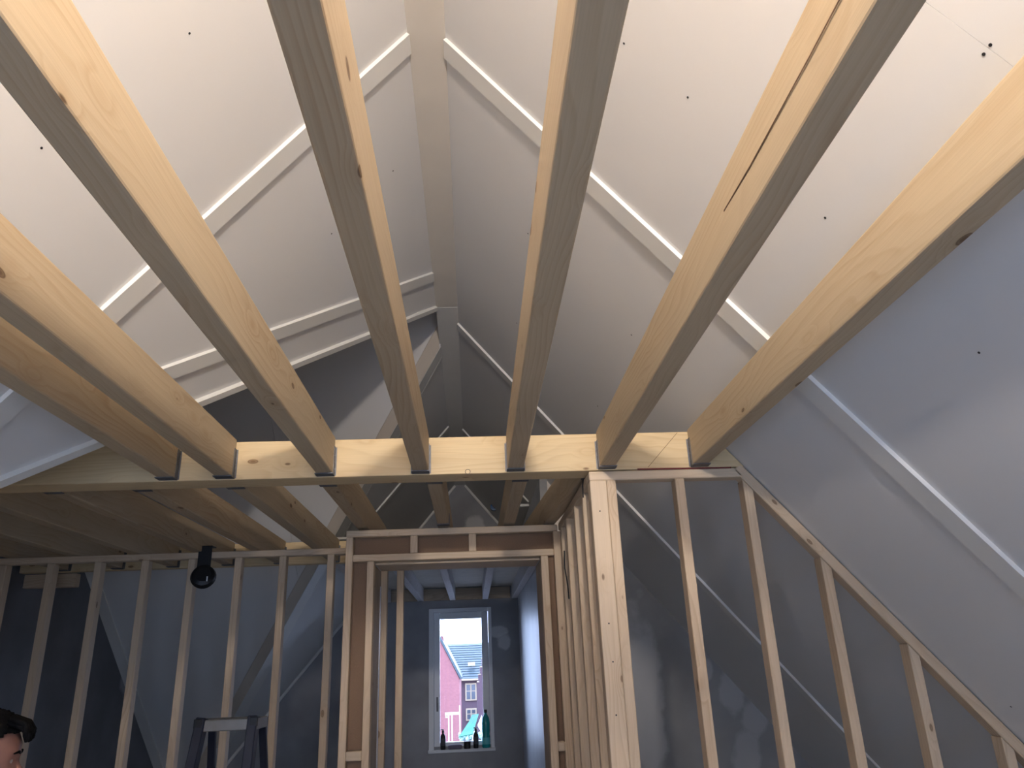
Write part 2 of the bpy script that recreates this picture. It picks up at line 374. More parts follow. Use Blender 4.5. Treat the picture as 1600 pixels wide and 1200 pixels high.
# ------------------------------------------------------------------ walls and floor
def wallpoly(name, polys, n, th, mat, label):
    n = Vector(n).normalized() * th; bm = bmesh.new()
    for pts in polys:
        a = [bm.verts.new(p) for p in pts]; b = [bm.verts.new(Vector(p) + n) for p in pts]
        bm.faces.new(a); bm.faces.new(b[::-1])
        for i in range(len(a)): j = (i + 1) % len(a); bm.faces.new((a[i], a[j], b[j], b[i]))
    return bm_obj(name, bm, mat, label=label, kind='structure')
def gable(name, y, wx0, wx1, wz0, wz1, n, th, mat, label):
    P = lambda x, z: (x, y, z)
    polys = [[P(XLF, FL), P(wx0, FL), P(wx0, zr(wx0)), ], [P(wx1, FL), P(XRF, FL), P(wx1, zr(wx1))],
             [P(wx0, FL), P(wx1, FL), P(wx1, wz0), P(wx0, wz0)]]
    top = [P(wx0, wz1), P(wx1, wz1), P(wx1, zr(wx1))]
    if wx0 < X0 < wx1: top.append(P(X0, HA))
    top.append(P(wx0, zr(wx0))); polys.append(top)
    return wallpoly(name, polys, n, th, mat, label)
WX0, WX1, WZ0, WZ1 = -.51, .205, -.90, .70      # opening of the far window
gable('wall_far', YG, WX0, WX1, WZ0, WZ1, (0, 1, 0), .30, 'gable', 'dark grey plastered gable wall with narrow window')
REAR = ((-1.95, -1.05, -1.35, .25), (.42, 1.42, -1.35, .55))  # unseen window openings, added to let in more daylight from behind
def rear_wall():
    P = lambda x, z: (x, YB, z); (a, b, c, d), (e, f_, g_, h) = REAR
    return [[P(XLF, FL), P(a, FL), P(a, zr(a))], [P(a, FL), P(b, FL), P(b, c), P(a, c)], [P(a, d), P(b, d), P(b, zr(b)), P(a, zr(a))],
            [P(b, FL), P(e, FL), P(e, zr(e)), P(X0, HA), P(b, zr(b))], [P(e, FL), P(f_, FL), P(f_, g_), P(e, g_)],
            [P(e, h), P(f_, h), P(f_, zr(f_)), P(e, zr(e))], [P(f_, FL), P(XRF, FL), P(f_, zr(f_))]]
wallpoly('wall_near', rear_wall(), (0, -1, 0), .12, 'gable', 'gable wall behind the camera')
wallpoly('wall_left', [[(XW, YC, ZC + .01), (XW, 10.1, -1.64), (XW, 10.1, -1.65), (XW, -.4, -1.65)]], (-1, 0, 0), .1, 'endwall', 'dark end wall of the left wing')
wallpoly('wall_right', [[(.60, 6.36, FL), (XRF, 6.36, FL), (.645, 6.36, zr(.645)), (.60, 6.36, zr(.60))]], (0, 1, 0), .05, 'sidewall', 'grey wall under the right roof slope')
bx = box('wall_stair', (.60, 6.415, FL), (.65, YG, zr(.65)), 'wallblue', kind='structure', bev=0, label='smooth pale wall right of the far window')
bx.name = 'wall_inner'
prism('trim_1', [(.665, 6.355, 1.0), (xr(1.0) - .03, 6.355, 1.0), (.665, 6.355, zr(.665) - .01)], (0, -1, 0), .006, 'cream', kind='structure', label='cream board on the wall above the joists')
box('trim_2', (.47, 7.62, 1.525), (.60, 7.66, 1.55), 'strip', kind='structure', label='short white level batten under the right slope', bev=.001)
box('floor', (XLF - .1, YB, FL - .2), (XRF + .1, YG, FL), 'floor', kind='structure', label='bare board floor', bev=0)

# ------------------------------------------------------------------ far window
def win():
    t = empty('window_1', (-.152, YG, WZ0), 'narrow tall window with pale frame in the far gable', kind='structure')
    y0, y1 = YG - .02, YG + .10
    # casing around the reveal
    for nm, a, b in (('casing', (-.567, y0, -.955), (-.505, y1, .735)), ('casing', (.200, y0, -.955), (.243, y1, .735)),
                     ('casing', (-.505, y0, .69), (.200, y1, .735))):
        box(nm, a, b, 'paintwhite', t, bev=.003)
    box('window_sill', (-.575, YG - .06, -.965), (.252, YG + .12, -.93), 'paintwhite', t, bev=.004)
    yf0, yf1 = YG + .05, YG + .12
    for a, b in (((-.503, yf0, -.93), (-.43, yf1, .688)), ((.112, yf0, -.93), (.198, yf1, .688)), ((-.43, yf0, .605), (.112, yf1, .688)), ((-.43, yf0, -.93), (.112, yf1, -.855))):
        box('window_frame', a, b, 'paintwhite', t, bev=.006)
    box('glass_pane', (-.43, YG + .08, -.855), (.112, YG + .086, .605), 'glass', t, bev=0)
    h = empty('window_handle', (0, 0, 0)); bpy.data.objects.remove(h)
    bm = bmesh.new(); add_box(bm, (-.474, YG + .035, -.50), (-.452, YG + .05, -.40), .002); add_box(bm, (-.471, YG + .005, -.455), (-.455, YG + .035, -.435), .002); add_box(bm, (-.473, YG - .008, -.45), (-.453, YG + .006, -.33), .003)
    bm_obj('window_handle', bm, 'steel', None, t)
win()
def win2():
    t = empty('window_2', tuple(Lf(HX0, HY0)), 'unseen roof window added in the left slope for daylight', kind='structure')
    def fr(q, th, m, nm): prism(nm, [Lf(*p) + NL * (-.01 if m != 'glass' else .02) for p in q], NL, th, m, t)
    w_ = .05
    fr([(HX0, HY0), (HX0, HY1), (HX0 - w_, HY1), (HX0 - w_, HY0)], .07, 'paintwhite', 'window_frame'); fr([(HX1, HY0), (HX1, HY1), (HX1 + w_, HY1), (HX1 + w_, HY0)], .07, 'paintwhite', 'window_frame')
    fr([(HX0 - w_, HY0), (HX1 + w_, HY0), (HX1 + w_, HY0 + .06), (HX0 - w_, HY0 + .06)], .07, 'paintwhite', 'window_frame'); fr([(HX0 - w_, HY1), (HX1 + w_, HY1), (HX1 + w_, HY1 - .06), (HX0 - w_, HY1 - .06)], .07, 'paintwhite', 'window_frame')
    fr([(HX0 - w_, HY0 + .06), (HX1 + w_, HY0 + .06), (HX1 + w_, HY1 - .06), (HX0 - w_, HY1 - .06)], .006, 'glass', 'glass_pane')
win2()
for n_, (a_, b_, c_, d_) in zip((3, 4), REAR):
    t_ = empty('window_%d' % n_, (a_, YB, c_), 'tall unseen window added behind the camera for daylight', kind='structure')
    for q in (((a_, c_), (a_ + .05, d_)), ((b_ - .05, c_), (b_, d_)), ((a_ + .05, d_ - .05), (b_ - .05, d_)), ((a_ + .05, c_), (b_ - .05, c_ + .05))):
        box('window_frame', (q[0][0], YB - .09, q[0][1]), (q[1][0], YB - .03, q[1][1]), 'paintwhite', t_)
    box('glass_pane', (a_ + .05, YB - .06, c_ + .05), (b_ - .05, YB - .054, d_ - .05), 'glass', t_, bev=0)
for n_, (a_, b_, c_, d_) in zip((3, 4), REAR):
    t_ = empty('window_%d' % n_, (a_, YB, c_), 'tall unseen window added behind the camera for daylight', kind='structure')
    for q in (((a_, c_), (a_ + .05, d_)), ((b_ - .05, c_), (b_, d_)), ((a_ + .05, d_ - .05), (b_ - .05, d_)), ((a_ + .05, c_), (b_ - .05, c_ + .05))):
        box('window_frame', (q[0][0], YB - .09, q[0][1]), (q[1][0], YB - .03, q[1][1]), 'paintwhite', t_)
    box('glass_pane', (a_ + .05, YB - .06, c_ + .05), (b_ - .05, YB - .054, d_ - .05), 'glass', t_, bev=0)

# ------------------------------------------------------------------ ceiling joists
ZB, JH = .812, .171
YH0, YH1 = 3.25, 3.395            # trimmer beam, front and back face
def hanger(parent, x, y, side):
    """U shaped joist hanger; side = -1 when the joist lies in front of the beam face y"""
    bm = bmesh.new(); t = .0022; hw = .0365; d = .055
    ya, yb = (y - d, y) if side < 0 else (y, y + d)
    add_box(bm, (x - hw - t, ya, ZB - .005), (x + hw + t, yb, ZB - .0015))
    for s in (-1, 1):
        xa = x + s * hw; add_box(bm, (min(xa, xa + s * t), (y - .032 if side < 0 else y), ZB - .003), (max(xa, xa + s * t), (y if side < 0 else y + .032), ZB + .125))
        f0, f1 = xa + s * t, xa + s * .008
        add_box(bm, (min(f0, f1), (y - .003 if side < 0 else y + .0005), ZB - .003), (max(f0, f1), (y - .0005 if side < 0 else y + .003), ZB + .125))
        for z in (.02, .05, .08, .11):   # nails through the side legs
            add_box(bm, (min(xa + s * t, xa + s * (t + .002)), (y - .02 if side < 0 else y + .014), ZB + z), (max(xa + s * t, xa + s * (t + .002)), (y - .014 if side < 0 else y + .02), ZB + z + .006))
    bm_obj('joist_hanger', bm, 'steel', None, parent)
front = [(-1.302, 0, 'spruce ceiling joist farthest left in front of the trimmer beam, skimming the left roof slope'),
         (-1.060, 0, 'spruce ceiling joist in front of the trimmer beam, close beside the outermost left one'),
         (-.630, 0, 'broad lit spruce ceiling joist running from the trimmer beam to the top left corner'),
         (-.2155, 0, 'spruce ceiling joist just left of the ridge board, in front of the trimmer beam'),
         (.202, .006, 'spruce ceiling joist just right of the ridge board, in front of the trimmer beam'),
         (.611, .0085, 'cracked spruce ceiling joist second right of the ridge board, in front of the trimmer beam'),
         (1.0315, 0, 'knotty spruce ceiling joist farthest right, beside the right roof slope')]
for x, sk, lab in front:
    e = empty('ceiling_joist', (x, YH0, ZB), lab, 'joist', 'ceiling joists in front of the trimmer beam')
    timber('beam', (x, YH0 - .002, ZB), (x - sk * 5.8, YB + .05, ZB), .071, JH, 'joist', e, bev=.006, seg=2)
    hanger(e, x, YH0, -1)
box('trimmer_beam', (XW + .02, YH0, .803), (1.155, YH1, .974), 'header', bev=.004, seg=2).name = 'trimmer_beam'
tb = bpy.data.objects['trimmer_beam']
# rebuild with its length along local X for the grain, end cut to the roof slope
bpy.data.objects.remove(tb)
tb = timber('trimmer_beam', (XW + .02, (YH0 + YH1) / 2, .803), (1.24, (YH0 + YH1) / 2, .803), YH1 - YH0, .171, 'header', None, bev=.004, seg=2, cut1=-.143,
            label='long spruce trimmer beam crossing the attic, carrying the joists', cat='beam')
wp = empty('lamp_blocker', (.08, -1.15, .985), 'unseen planks added over the joists to keep lamp light off the floor', 'blocker')  # unseen boards added below the lamp to block its light downwards
for i in range(6):
    xa = -.78 + i * .285
    timber('blocker_board', (xa + .14, -2.0, .985), (xa + .14, -.25, .985), .28, .022, 'rim', wp, bev=.002)
back = [(-3.10, 0), (-2.70, 0), (-2.29, 0), (-1.875, 0), (-1.484, 0), (-1.069, 0), (-.652, 0), (-.166, 0), (.235, 0), (.56, -.06)]
blab = ['joist behind the trimmer beam, farthest left in the dark left wing', 'joist behind the trimmer beam, second from the left end wall',
        'joist behind the trimmer beam, third from the left end wall', 'joist behind the trimmer beam, fourth from the left end wall, over the dark left studs',
        'joist behind the trimmer beam passing left of the hanging black device', 'joist behind the trimmer beam, right of the hanging black device',
        'joist behind the trimmer beam that lands on the left end of the door frame', 'joist behind the trimmer beam above the left half of the doorway, with bright steel clip',
        'joist behind the trimmer beam above the right half of the doorway', 'joist on top of the right side stud wall, behind the trimmer beam']
YR = 6.02
for (x, sk), lab in zip(back, blab):
    e = empty('ceiling_joist', (x, YH1, ZB), lab, 'joist', 'ceiling joists behind the trimmer beam')
    timber('beam', (x, YH1 + .002, ZB), (x + sk * (YR - YH1), YR - .002, ZB), .071, JH, 'joist', e, bev=.006, seg=2)
    hanger(e, x, YH1, 1); hanger(e, x + sk * (YR - YH1), YR, -1)
    if abs(x + .166) < .01:
        bm = bmesh.new(); add_box(bm, (x - .037, 4.50, ZB - .004), (x + .037, 4.57, ZB - .001)); add_box(bm, (x + .0358, 4.50, ZB - .004), (x + .0385, 4.57, ZB + .06))
        bm_obj('steel_clip', bm, 'steel', None, e, label='bright steel clip')
timber('trimmer_beam', (XW + .02, YR + .035, ZB - .009), (.58, YR + .035, ZB - .009), .07, .171, 'header', None,
       label='rear trimmer beam above the left stud wall, seen below its plate', cat='beam')
# whitewashed joists of the far room
far = [-1.50, -1.10, -.67, -.254, .171, .555]
flab = ['whitewashed far room joist hidden farthest left', 'whitewashed far room joist at the left jamb of the doorway', 'whitewashed far room joist left of the window',
        'whitewashed far room joist straight above the window, left of two', 'whitewashed far room joist straight above the window, right of two', 'whitewashed far room joist against the pale right wall']
for x, lab in zip(far, flab):
    if x < -1.4: continue
    timber('ceiling_joist', (x, YR + .075, ZB + .02), (x, YG - .045, ZB + .02), .075 if x > -.9 else .09, .165, 'white_wood', None, bev=.006, seg=2, label=lab, cat='joist', group='whitewashed joists of the far room')
timber('rim_board', (-1.30, YG - .02, ZB + .025), (.50, YG - .02, ZB + .025), .036, .15, 'rim', None, label='stained rim board on the gable above the far window', cat='board')
cb = empty('board_ceiling', (0, 8, .998), 'grey board deck lying on the whitewashed far joists', 'ceiling boards')
for i, (ya, yb) in enumerate(((YR + .08, 7.48), (7.484, 8.90), (8.904, YG - .005))):
    box('ceiling_panel', (-1.36, ya, .998), (.595, yb, 1.016), 'ceil', cb, bev=.001)

def mark(name, pts, n, wdt, mat, parent, **kw):
    for i in range(len(pts) - 1):
        a, b = Vector(pts[i]), Vector(pts[i + 1]); t_ = (b - a).normalized().cross(Vector(n)) * wdt / 2
        prism(name, [a - t_, b - t_, b + t_, a + t_], n, .0006, mat, parent, **kw)
M['crack'] = plain('dark_crack', (.10, .05, .025), .9); M['redmark'] = plain('red_sealant', (.16, .02, .015), .7); M['pencil'] = plain('pencil_line', (.16, .09, .05), .9)
j5_ = next(o for o in C.objects if o.get('label', '').startswith('cracked'))
mark('crack', [(.5725 - .0085 * 2.95, .30, .90), (.5735 - .0085 * 2.34, .91, .891), (.5745 - .0085 * 2.06, 1.194, .894), (.5755 - .0085 * 1.89, 1.362, .903)], (-1, 0, 0), .0035, 'crack', j5_)
mark('pencil_line', [(.951, YH0, .970), (.800, YH0, .812)], (0, -1, 0), .002, 'pencil', tb)
mark('sealant', [(.75, YH0, .8035), (1.178, YH0, .800)], (0, -1, 0), .007, 'redmark', tb, label='dark red sealant bead')
mark('knot_ring', [(-.009 + .011 * math.cos(a * .5236), YH0, .812 + .011 * math.sin(a * .5236)) for a in range(13)], (0, -1, 0), .0025, 'screw', tb)
# ------------------------------------------------------------------ stud wall under the right slope (plane of the trimmer beam)
sw = empty('stud_wall', (.53, YH0, FL), 'stud wall under the right roof slope with sloping top plate', 'stud wall')
D = .07
def stud_r(x, w, top, t2=None): stud(x + w / 2, YH0 + D / 2, FL + .045, top, w, D, sw, ztop2=t2)
stud_r(.531, .074, .757); stud_r(.606, .042, .757)
timber('top_plate', (.53, YH0 + D / 2, .757), (1.232, YH0 + D / 2, .757), D, .042, 'stud', sw, cut1=-.036)
timber('bottom_plate', (.53, YH0 + D / 2, FL), (XRF - .15, YH0 + D / 2, FL), D, .044, 'stud', sw)
off = NR * -.006
pa, pb = R(1.228, YH0 + D / 2) + off, R(XRF - .12, YH0 + D / 2) + off
timber('sloping_plate', pa - NR * .045, pb - NR * .045, D, .045, 'stud', sw, up=NR)
for x in (.915, 1.222, 1.515, 1.822, 2.13, 2.44):
    zt = min(.757, zr(x) - .084); zt2 = min(.757, zr(x + .042) - .084)
    stud_r(x, .042, zt, zt2)
def spl(x, z):  # small dark screw heads on post
    bm = bmesh.new(); lathe(bm, [(.0035, 0), (.0035, .001)], 8)
    bm_obj('screw', bm, 'screw', Matrix.Translation((x, YH0 - .0002, z)) @ Matrix.Rotation(math.pi / 2, 4, 'X'), sw)
for x, z in ((.566, .62), (.566, .15), (.566, -.20), (.57, .0)): spl(x, z)
# ------------------------------------------------------------------ side stud wall running from the post to the door frame
sd = empty('stud_wall', (.53, 4.0, FL), 'side stud wall receding from the square post to the door frame', 'stud wall')
for y in (3.50, 3.80, 4.15, 4.42):
    stud(.565, y + .0225, FL + .045, .757, .07, .045, sd)
timber('top_plate', (.565, YH0 + D + .004, .757), (.565, 4.55, .757), .07, .045, 'stud', sd)
timber('bottom_plate', (.565, YH0 + D + .004, FL), (.565, 4.55, FL), .07, .045, 'stud', sd)
bm = bmesh.new(); tube(bm, [(.527, 4.3, .60), (.522, 4.28, .50), (.527, 4.24, .40), (.524, 4.2, .33)], .004, 6)
bm_obj('cable', bm, 'black', label='thin black cable bulging from the side stud wall', cat='cable')
bm = bmesh.new(); tube(bm, [(.528, 3.42, .80), (.521, 3.40, .77), (.524, 3.43, .72)], .003, 6)
bm_obj('cable', bm, 'black', label='thin dark wire end under the trimmer beam at the side wall top', cat='cable')

# ------------------------------------------------------------------ door frame box
df = empty('door_frame', (-.1, 4.56, FL), 'boxed timber door frame lined with brown fibreboard around the doorway', 'door frame')
Y0, YD = 4.56, 4.63
timber('top_plate', (-.745, Y0 + .035, .757), (.526, Y0 + .035, .757), .07, .040, 'stud', df)
timber('rail', (-.702, Y0 + .035, .612), (.496, Y0 + .035, .612), .07, .040, 'stud', df)
stud(-.724, Y0 + .035, FL, .756, .042, .07, df); stud(.521, Y0 + .035, FL, .756, .048, .07, df)
stud(-.597, Y0 + .035, FL, .611, .040, .07, df); stud(.437, Y0 + .035, FL, .611, .044, .07, df)
for x in (-.342, .008): stud(x, Y0 + .035, .653, .756, .044, .07, df, name='cripple_stud')
for xa, xb in ((-.703, -.617), (.459, .497)):
    timber('blocking', (xa, Y0 + .035, -.45), (xb, Y0 + .035, -.45), .07, .048, 'stud', df)
    box('fibreboard_panel', (xa + .001, Y0 + .05, -.40), (xb - .001, Y0 + .062, .61), 'fibre', df, bev=0)
    box('fibreboard_panel', (xa + .001, Y0 + .05, FL), (xb - .001, Y0 + .062, -.452), 'fibre', df, bev=0)
box('fibreboard_panel', (-.70, Y0 + .05, .653), (.496, Y0 + .062, .756), 'fibre', df, bev=0)
timber('lintel', (-.577, 4.79, .598), (.415, 4.79, .598), .315, .013, 'stud', df, label='wide board lining the head of the doorway')
box('jamb_board', (-.60, Y0 + .072, FL), (-.577, 4.95, .597), 'rim', df, bev=.002)
box('jamb_board', (.415, Y0 + .072, FL), (.438, 4.95, .597), 'rim', df, bev=.002)
box('plastic_edge', (-.5765, 4.90, FL), (-.5745, 4.948, .50), 'wallblue', df, bev=0, label='shiny plastic sheet edge')
for x0_, x1_ in ((-.645, -.602), (.440, .483)):
    stud((x0_ + x1_) / 2, 4.915, FL, .611, .042, .07, df, name='rear_stud')

# ------------------------------------------------------------------ left stud wall
lw = empty('stud_wall', (-2, 5.335, FL), 'long dim stud wall across the left wing and behind the doorway', 'stud wall')
timber('top_plate', (XW + .02, 5.335, .766), (.10, 5.335, .766), .07, .043, 'stud', lw)
timber('bottom_plate', (XW + .02, 5.335, FL), (-.48, 5.335, FL), .07, .044, 'stud', lw)
for x in (-3.425, -3.14, -2.83, -2.52, -2.21, -1.90, -1.59, -1.29, -.965, -.60):
    stud(x, 5.335, FL + .045, .765, .047, .07, lw)
stud(-.489, 5.335, FL + .045, .765, .046, .07, lw)
box('end_block', (-3.44, 6.10, .70), (-3.05, 6.17, .80), 'stud', None, bev=.004, label='short timber offcut fixed high at the dark end wall', cat='timber')

# ------------------------------------------------------------------ black device strapped to the left top plate
t = empty('hanging_lamp', (-1.80, 5.25, .64), 'black round work lamp hanging by a strap from the left top plate', 'work lamp')
bm = bmesh.new(); lathe(bm, [(.0, -.045), (.050, -.045), (.072, -.03), (.082, 0), (.072, .03), (.05, .042), (.0, .042)], 24)
bm_obj('lamp_body', bm, 'black', Matrix.Translation((-1.79, 5.235, .635)) @ Matrix.Rotation(math.radians(72), 4, 'X') @ Matrix.Rotation(.25, 4, 'Y'), t)
bm = bmesh.new()
for p, q in (((-1.86, 5.293, .70), (-1.77, 5.298, .85)), ((-1.86, 5.293, .845), (-1.77, 5.38, .851))): add_box(bm, p, q, .001)
bm_obj('strap', bm, 'black', None, t)
box('white_mark', (-1.752, 5.184, .60), (-1.744, 5.188, .632), 'paintwhite', t, bev=0)

# ------------------------------------------------------------------ stepladder
t = empty('stepladder', (-1.165, 4.0, FL), 'dark stepladder with grey top standing before the left studs', 'ladder')
zt = -.20
for nm, x0, xb in (('rail', -1.288, -1.43), ('rail', -1.048, -1.068)):
    timber(nm, (xb, 3.80, FL + .003), (x0, 3.99, zt + .02), .045, .065, 'darkrail', t, up=(0, -1, 0), bev=.004)
    timber('rear_rail', (xb + .02, 4.75, FL + .003), (x0, 4.10, zt), .035, .025, 'darkrail', t, up=(0, 1, 0), bev=.003)
box('top_cap', (-1.310, 3.93, zt - .035), (-1.024, 4.12, zt + .016), 'alu', t, bev=.004, label='grey top step')
for x in (-1.040, -1.298): box('cap_hinge', (x - .018, 3.92, zt - .02), (x + .02, 3.93, zt + .022), 'black', t, bev=.003)
for k in range(1, 6):
    f_ = k / 6.0; z = FL + (zt - FL) * f_; xa = -1.44 + (.14) * f_; xb_ = -1.055 + .02 * f_; yy = 3.80 + .19 * f_
    box('tread', (xa + .02, yy - .08, z - .012), (xb_ - .02, yy + .01, z + .012), 'alu', t, bev=.002)

# ------------------------------------------------------------------ things on the far window sill
ZS = -.9298
def bottle_small(x, h, lab):
    e = empty('bottle', (x, YG - .02, ZS), lab, 'bottle', None)
    bm = bmesh.new(); lathe(bm, [(.0, 0), (.030, 0), (.032, .01), (.032, h * .62), (.022, h * .74), (.012, h * .78), (.012, h * .84), (.0, h * .84)], 18)
    bm_obj('body', bm, 'black', Matrix.Translation((x, YG - .02, ZS)), e, smooth=True)
    bm = bmesh.new(); lathe(bm, [(.016, h * .84), (.016, h * .92), (.007, h * .93), (.007, h * .97)], 12); add_box(bm, (-.028, -.008, h * .95), (.012, .008, h))
    bm_obj('pump_cap', bm, 'black', Matrix.Translation((x, YG - .02, ZS)), e)
    bm = bmesh.new(); lathe(bm, [(.0327, h * .2), (.0327, h * .55)], 18)
    bm_obj('bottle_label', bm, plain('bottle_label_grey', (.06, .06, .07), .6), Matrix.Translation((x, YG - .02, ZS)), e)
bottle_small(-.392, .23, 'small black pump bottle at the left end of the sill'); bottle_small(.013, .235, 'small black pump bottle beside the teal bottle')
bm = bmesh.new(); lathe(bm, [(0, 0), (.040, 0), (.042, .008), (.042, .06), (.044, .062), (.044, .085), (0, .087)], 20)
bm_obj('jar', bm, 'black', Matrix.Translation((-.095, YG - .02, ZS)), label='squat black jar between the sponge and the right pump bottle', cat='jar')
bm = bmesh.new(); add_box(bm, (-.085, -.035, 0), (.085, .035, .05), .012, 2)
bm_obj('sponge', bm, plain('grey_lilac_sponge', (.20, .18, .24), .9, bump=.5, scale=120, var=.2), Matrix.Translation((-.245, YG - .02, ZS)) @ Matrix.Rotation(.1, 4, 'Z'), label='grey flat sponge lying on the sill', cat='sponge')
e = empty('bottle', (.138, YG - .01, ZS), 'tall teal plastic bottle at the right end of the sill', 'bottle')
teal = plain('teal_plastic', (.02, .36, .36), .25, scale=8, var=.25)
bm = bmesh.new(); lathe(bm, [(0, 0), (.044, 0), (.050, .015), (.050, .12), (.044, .15), (.050, .19), (.050, .28), (.040, .34), (.018, .38), (.015, .40), (0, .40)], 20)
bm_obj('body', bm, teal, Matrix.Translation((.138, YG - .01, ZS)), e, smooth=True)
bm = bmesh.new(); lathe(bm, [(.019, .395), (.019, .43), (0, .432)], 14); bm_obj('cap', bm, 'black', Matrix.Translation((.138, YG - .01, ZS)), e)
bm = bmesh.new(); lathe(bm, [(.0507, .04), (.0507, .115)], 20); bm_obj('bottle_label', bm, plain('aqua_label', (.10, .50, .52), .5), Matrix.Translation((.138, YG - .01, ZS)), e)
# blue pipe end high in the far room
bm = bmesh.new(); lathe(bm, [(.045, 0), (.045, .06), (.028, .062), (.028, .01)], 18)
bm_obj('pipe_cap', bm, plain('blue_plastic', (.03, .12, .28), .4), frame(R(.30, 9.7), (0, -1, 0)) @ Matrix.Rotation(math.pi / 2, 4, 'Y'), label='small round blue pipe end high by the far right slope', cat='pipe')

# ------------------------------------------------------------------ person at the lower left
def skin_mesh(name, verts, edges, radii, mat, parent, root=0, sub=2, Mw=None, join=None, voxel=None):
    me = bpy.data.meshes.new(name); me.from_pydata(verts, edges, []); o = bpy.data.objects.new(name, me)
    o.matrix_basis = rel(parent, Mw or Matrix.Identity(4)); finish(o, parent)
    md = o.modifiers.new('skin', 'SKIN'); sv = me.skin_vertices[0].data
    for i, r in enumerate(radii): sv[i].radius = r if isinstance(r, tuple) else (r, r); sv[i].use_root = (i == root)
    s = o.modifiers.new('sub', 'SUBSURF'); s.levels = sub; s.render_levels = sub
    dg = bpy.context.evaluated_depsgraph_get(); ev = o.evaluated_get(dg); m2 = bpy.data.meshes.new_from_object(ev)
    o.modifiers.clear(); o.data = m2; m2.materials.clear(); m2.materials.append(mat)
    for p in m2.polygons: p.use_smooth = True
    return o
def person():
    skin = plain('skin', (.24, .115, .085), .5, scale=30, var=.12); hairm = plain('black_hair', (.004, .0035, .0035), .7, bump=.4, scale=160, var=.3, spec=.1)
    jack = plain('dark_jacket', (.03, .032, .04), .85, bump=.2, scale=80, var=.2); trou = plain('work_trousers', (.035, .04, .06), .9, bump=.2, scale=80, var=.2)
    shoe = plain('boots', (.02, .015, .01), .6)
    px, py = -1.365, 2.27
    t = empty('person', (px, py, FL), 'dark-haired person facing right with bowed head, only the head in frame at the lower left', 'person')
    t.matrix_basis = Matrix.Translation((px, py, FL)) @ Matrix.Rotation(math.radians(22), 4, 'Z') @ Matrix.Scale(.945, 4)
    W = world_of(t)
    # local: facing +X, Z up. body with neck and arms
    v = [(0, 0, .90), (0, 0, 1.05), (0, 0, 1.20), (.0, 0, 1.32), (.01, 0, 1.40), (.045, 0, 1.47),
         (0, .17, 1.315), (.02, .20, 1.05), (.16, .21, .88), (.24, .19, .86),
         (0, -.17, 1.315), (.02, -.20, 1.05), (.16, -.21, .88), (.24, -.19, .86),
         (0, .09, .84), (.02, .10, .46), (-.01, .10, .09), (.12, .11, .04),
         (0, -.09, .84), (.02, -.10, .46), (-.01, -.10, .09), (.12, -.11, .04)]
    ed = [(0, 1), (1, 2), (2, 3), (3, 4), (4, 5), (3, 6), (6, 7), (7, 8), (8, 9), (3, 10), (10, 11), (11, 12), (12, 13), (0, 14), (14, 15), (15, 16), (16, 17), (0, 18), (18, 19), (19, 20), (20, 21)]
    ra = [(.095, .095), (.115, .135), (.12, .15), (.09, .12), .056, .054, .055, .043, .032, .028, .055, .043, .032, .028, .08, .055, .04, .035, .08, .055, .04, .035]
    body = skin_mesh('body', v, ed, ra, skin, t, Mw=W)
    # head, sculpted from a sphere; joined into the body mesh
    def headshape(p, hair=0.0):
        x, y, z = p
        r = Vector((x * .098, y * .076, z * .118))
        if z < 0: r.x *= 1 - .18 * (-z) if x < 0 else 1 - .05 * (-z); r.y *= 1 - .28 * (-z) ** 1.4
        if x > .55 and z < .35 and not hair: r.x = min(r.x, .086 + .004 * (1 - abs(y)))
        if x > 0 and not hair:
            def b(px_, pz, sy, sz, a, py_=0): 
                dy = (r.y - py_) / sy; dz = (r.z - pz) / sz; return a * math.exp(-dy * dy - dz * dz)
            r.x += b(0, -.028, .012, .017, .024) + b(0, -.012, .008, .022, .010)      # nose
            r.x -= b(0, .004, .012, .009, .011, .032) + b(0, .004, .012, .009, .011, -.032)  # eye sockets
            r.x += b(0, .022, .045, .008, .006)                                        # brow
            r.x += b(0, -.062, .020, .006, .006) + b(0, -.074, .018, .006, .006) - b(0, -.068, .022, .002, .003)
            r.x += b(0, -.100, .022, .014, .008)
        if hair: r = r * 1.0 + Vector((x, y, z)).normalized() * hair
        return r
    HM = Matrix.Translation((.055, 0, 1.545)) @ Matrix.Rotation(math.radians(8), 4, 'Y')
    bm = bmesh.new(); bm.from_mesh(body.data)
    n0 = len(bm.verts)
    ret = bmesh.ops.create_uvsphere(bm, u_segments=56, v_segments=40, radius=1)
    for q in ret['verts']: q.co = HM @ headshape(q.co)
    # ears
    for s in (-1, 1):
        r_ = bmesh.ops.create_uvsphere(bm, u_segments=14, v_segments=10, radius=1)
        for q in r_['verts']: q.co = HM @ Vector((-.005 + q.co.x * .018 - q.co.z * .006, s * (.077 + .004 * abs(q.co.x)) + q.co.y * .007, -.015 + q.co.z * .032))
    # hands
    for s in (-1, 1):
        c = Vector((.285, s * .185, .85))
        r_ = bmesh.ops.create_uvsphere(bm, u_segments=14, v_segments=10, radius=1)
        for q in r_['verts']: q.co = c + Vector((q.co.x * .048, q.co.y * .040, q.co.z * .018))
        for k, ln in enumerate((.062, .072, .068, .052)):
            yy = s * (.030 - k * .019); a = c + Vector((.035, yy, 0))
            tube(bm, [a, a + Vector((ln * .55, 0, -.008)), a + Vector((ln * .85, 0, -.03)), a + Vector((ln * .8, 0, -.052))], [.0092, .0088, .008, .0068], 8)
        a = c + Vector((-.01, s * -.036, 0)); tube(bm, [a, a + Vector((.03, s * -.024, -.012)), a + Vector((.055, s * -.022, -.03))], [.012, .010, .008], 8)
    bm.to_mesh(body.data); bm.free()
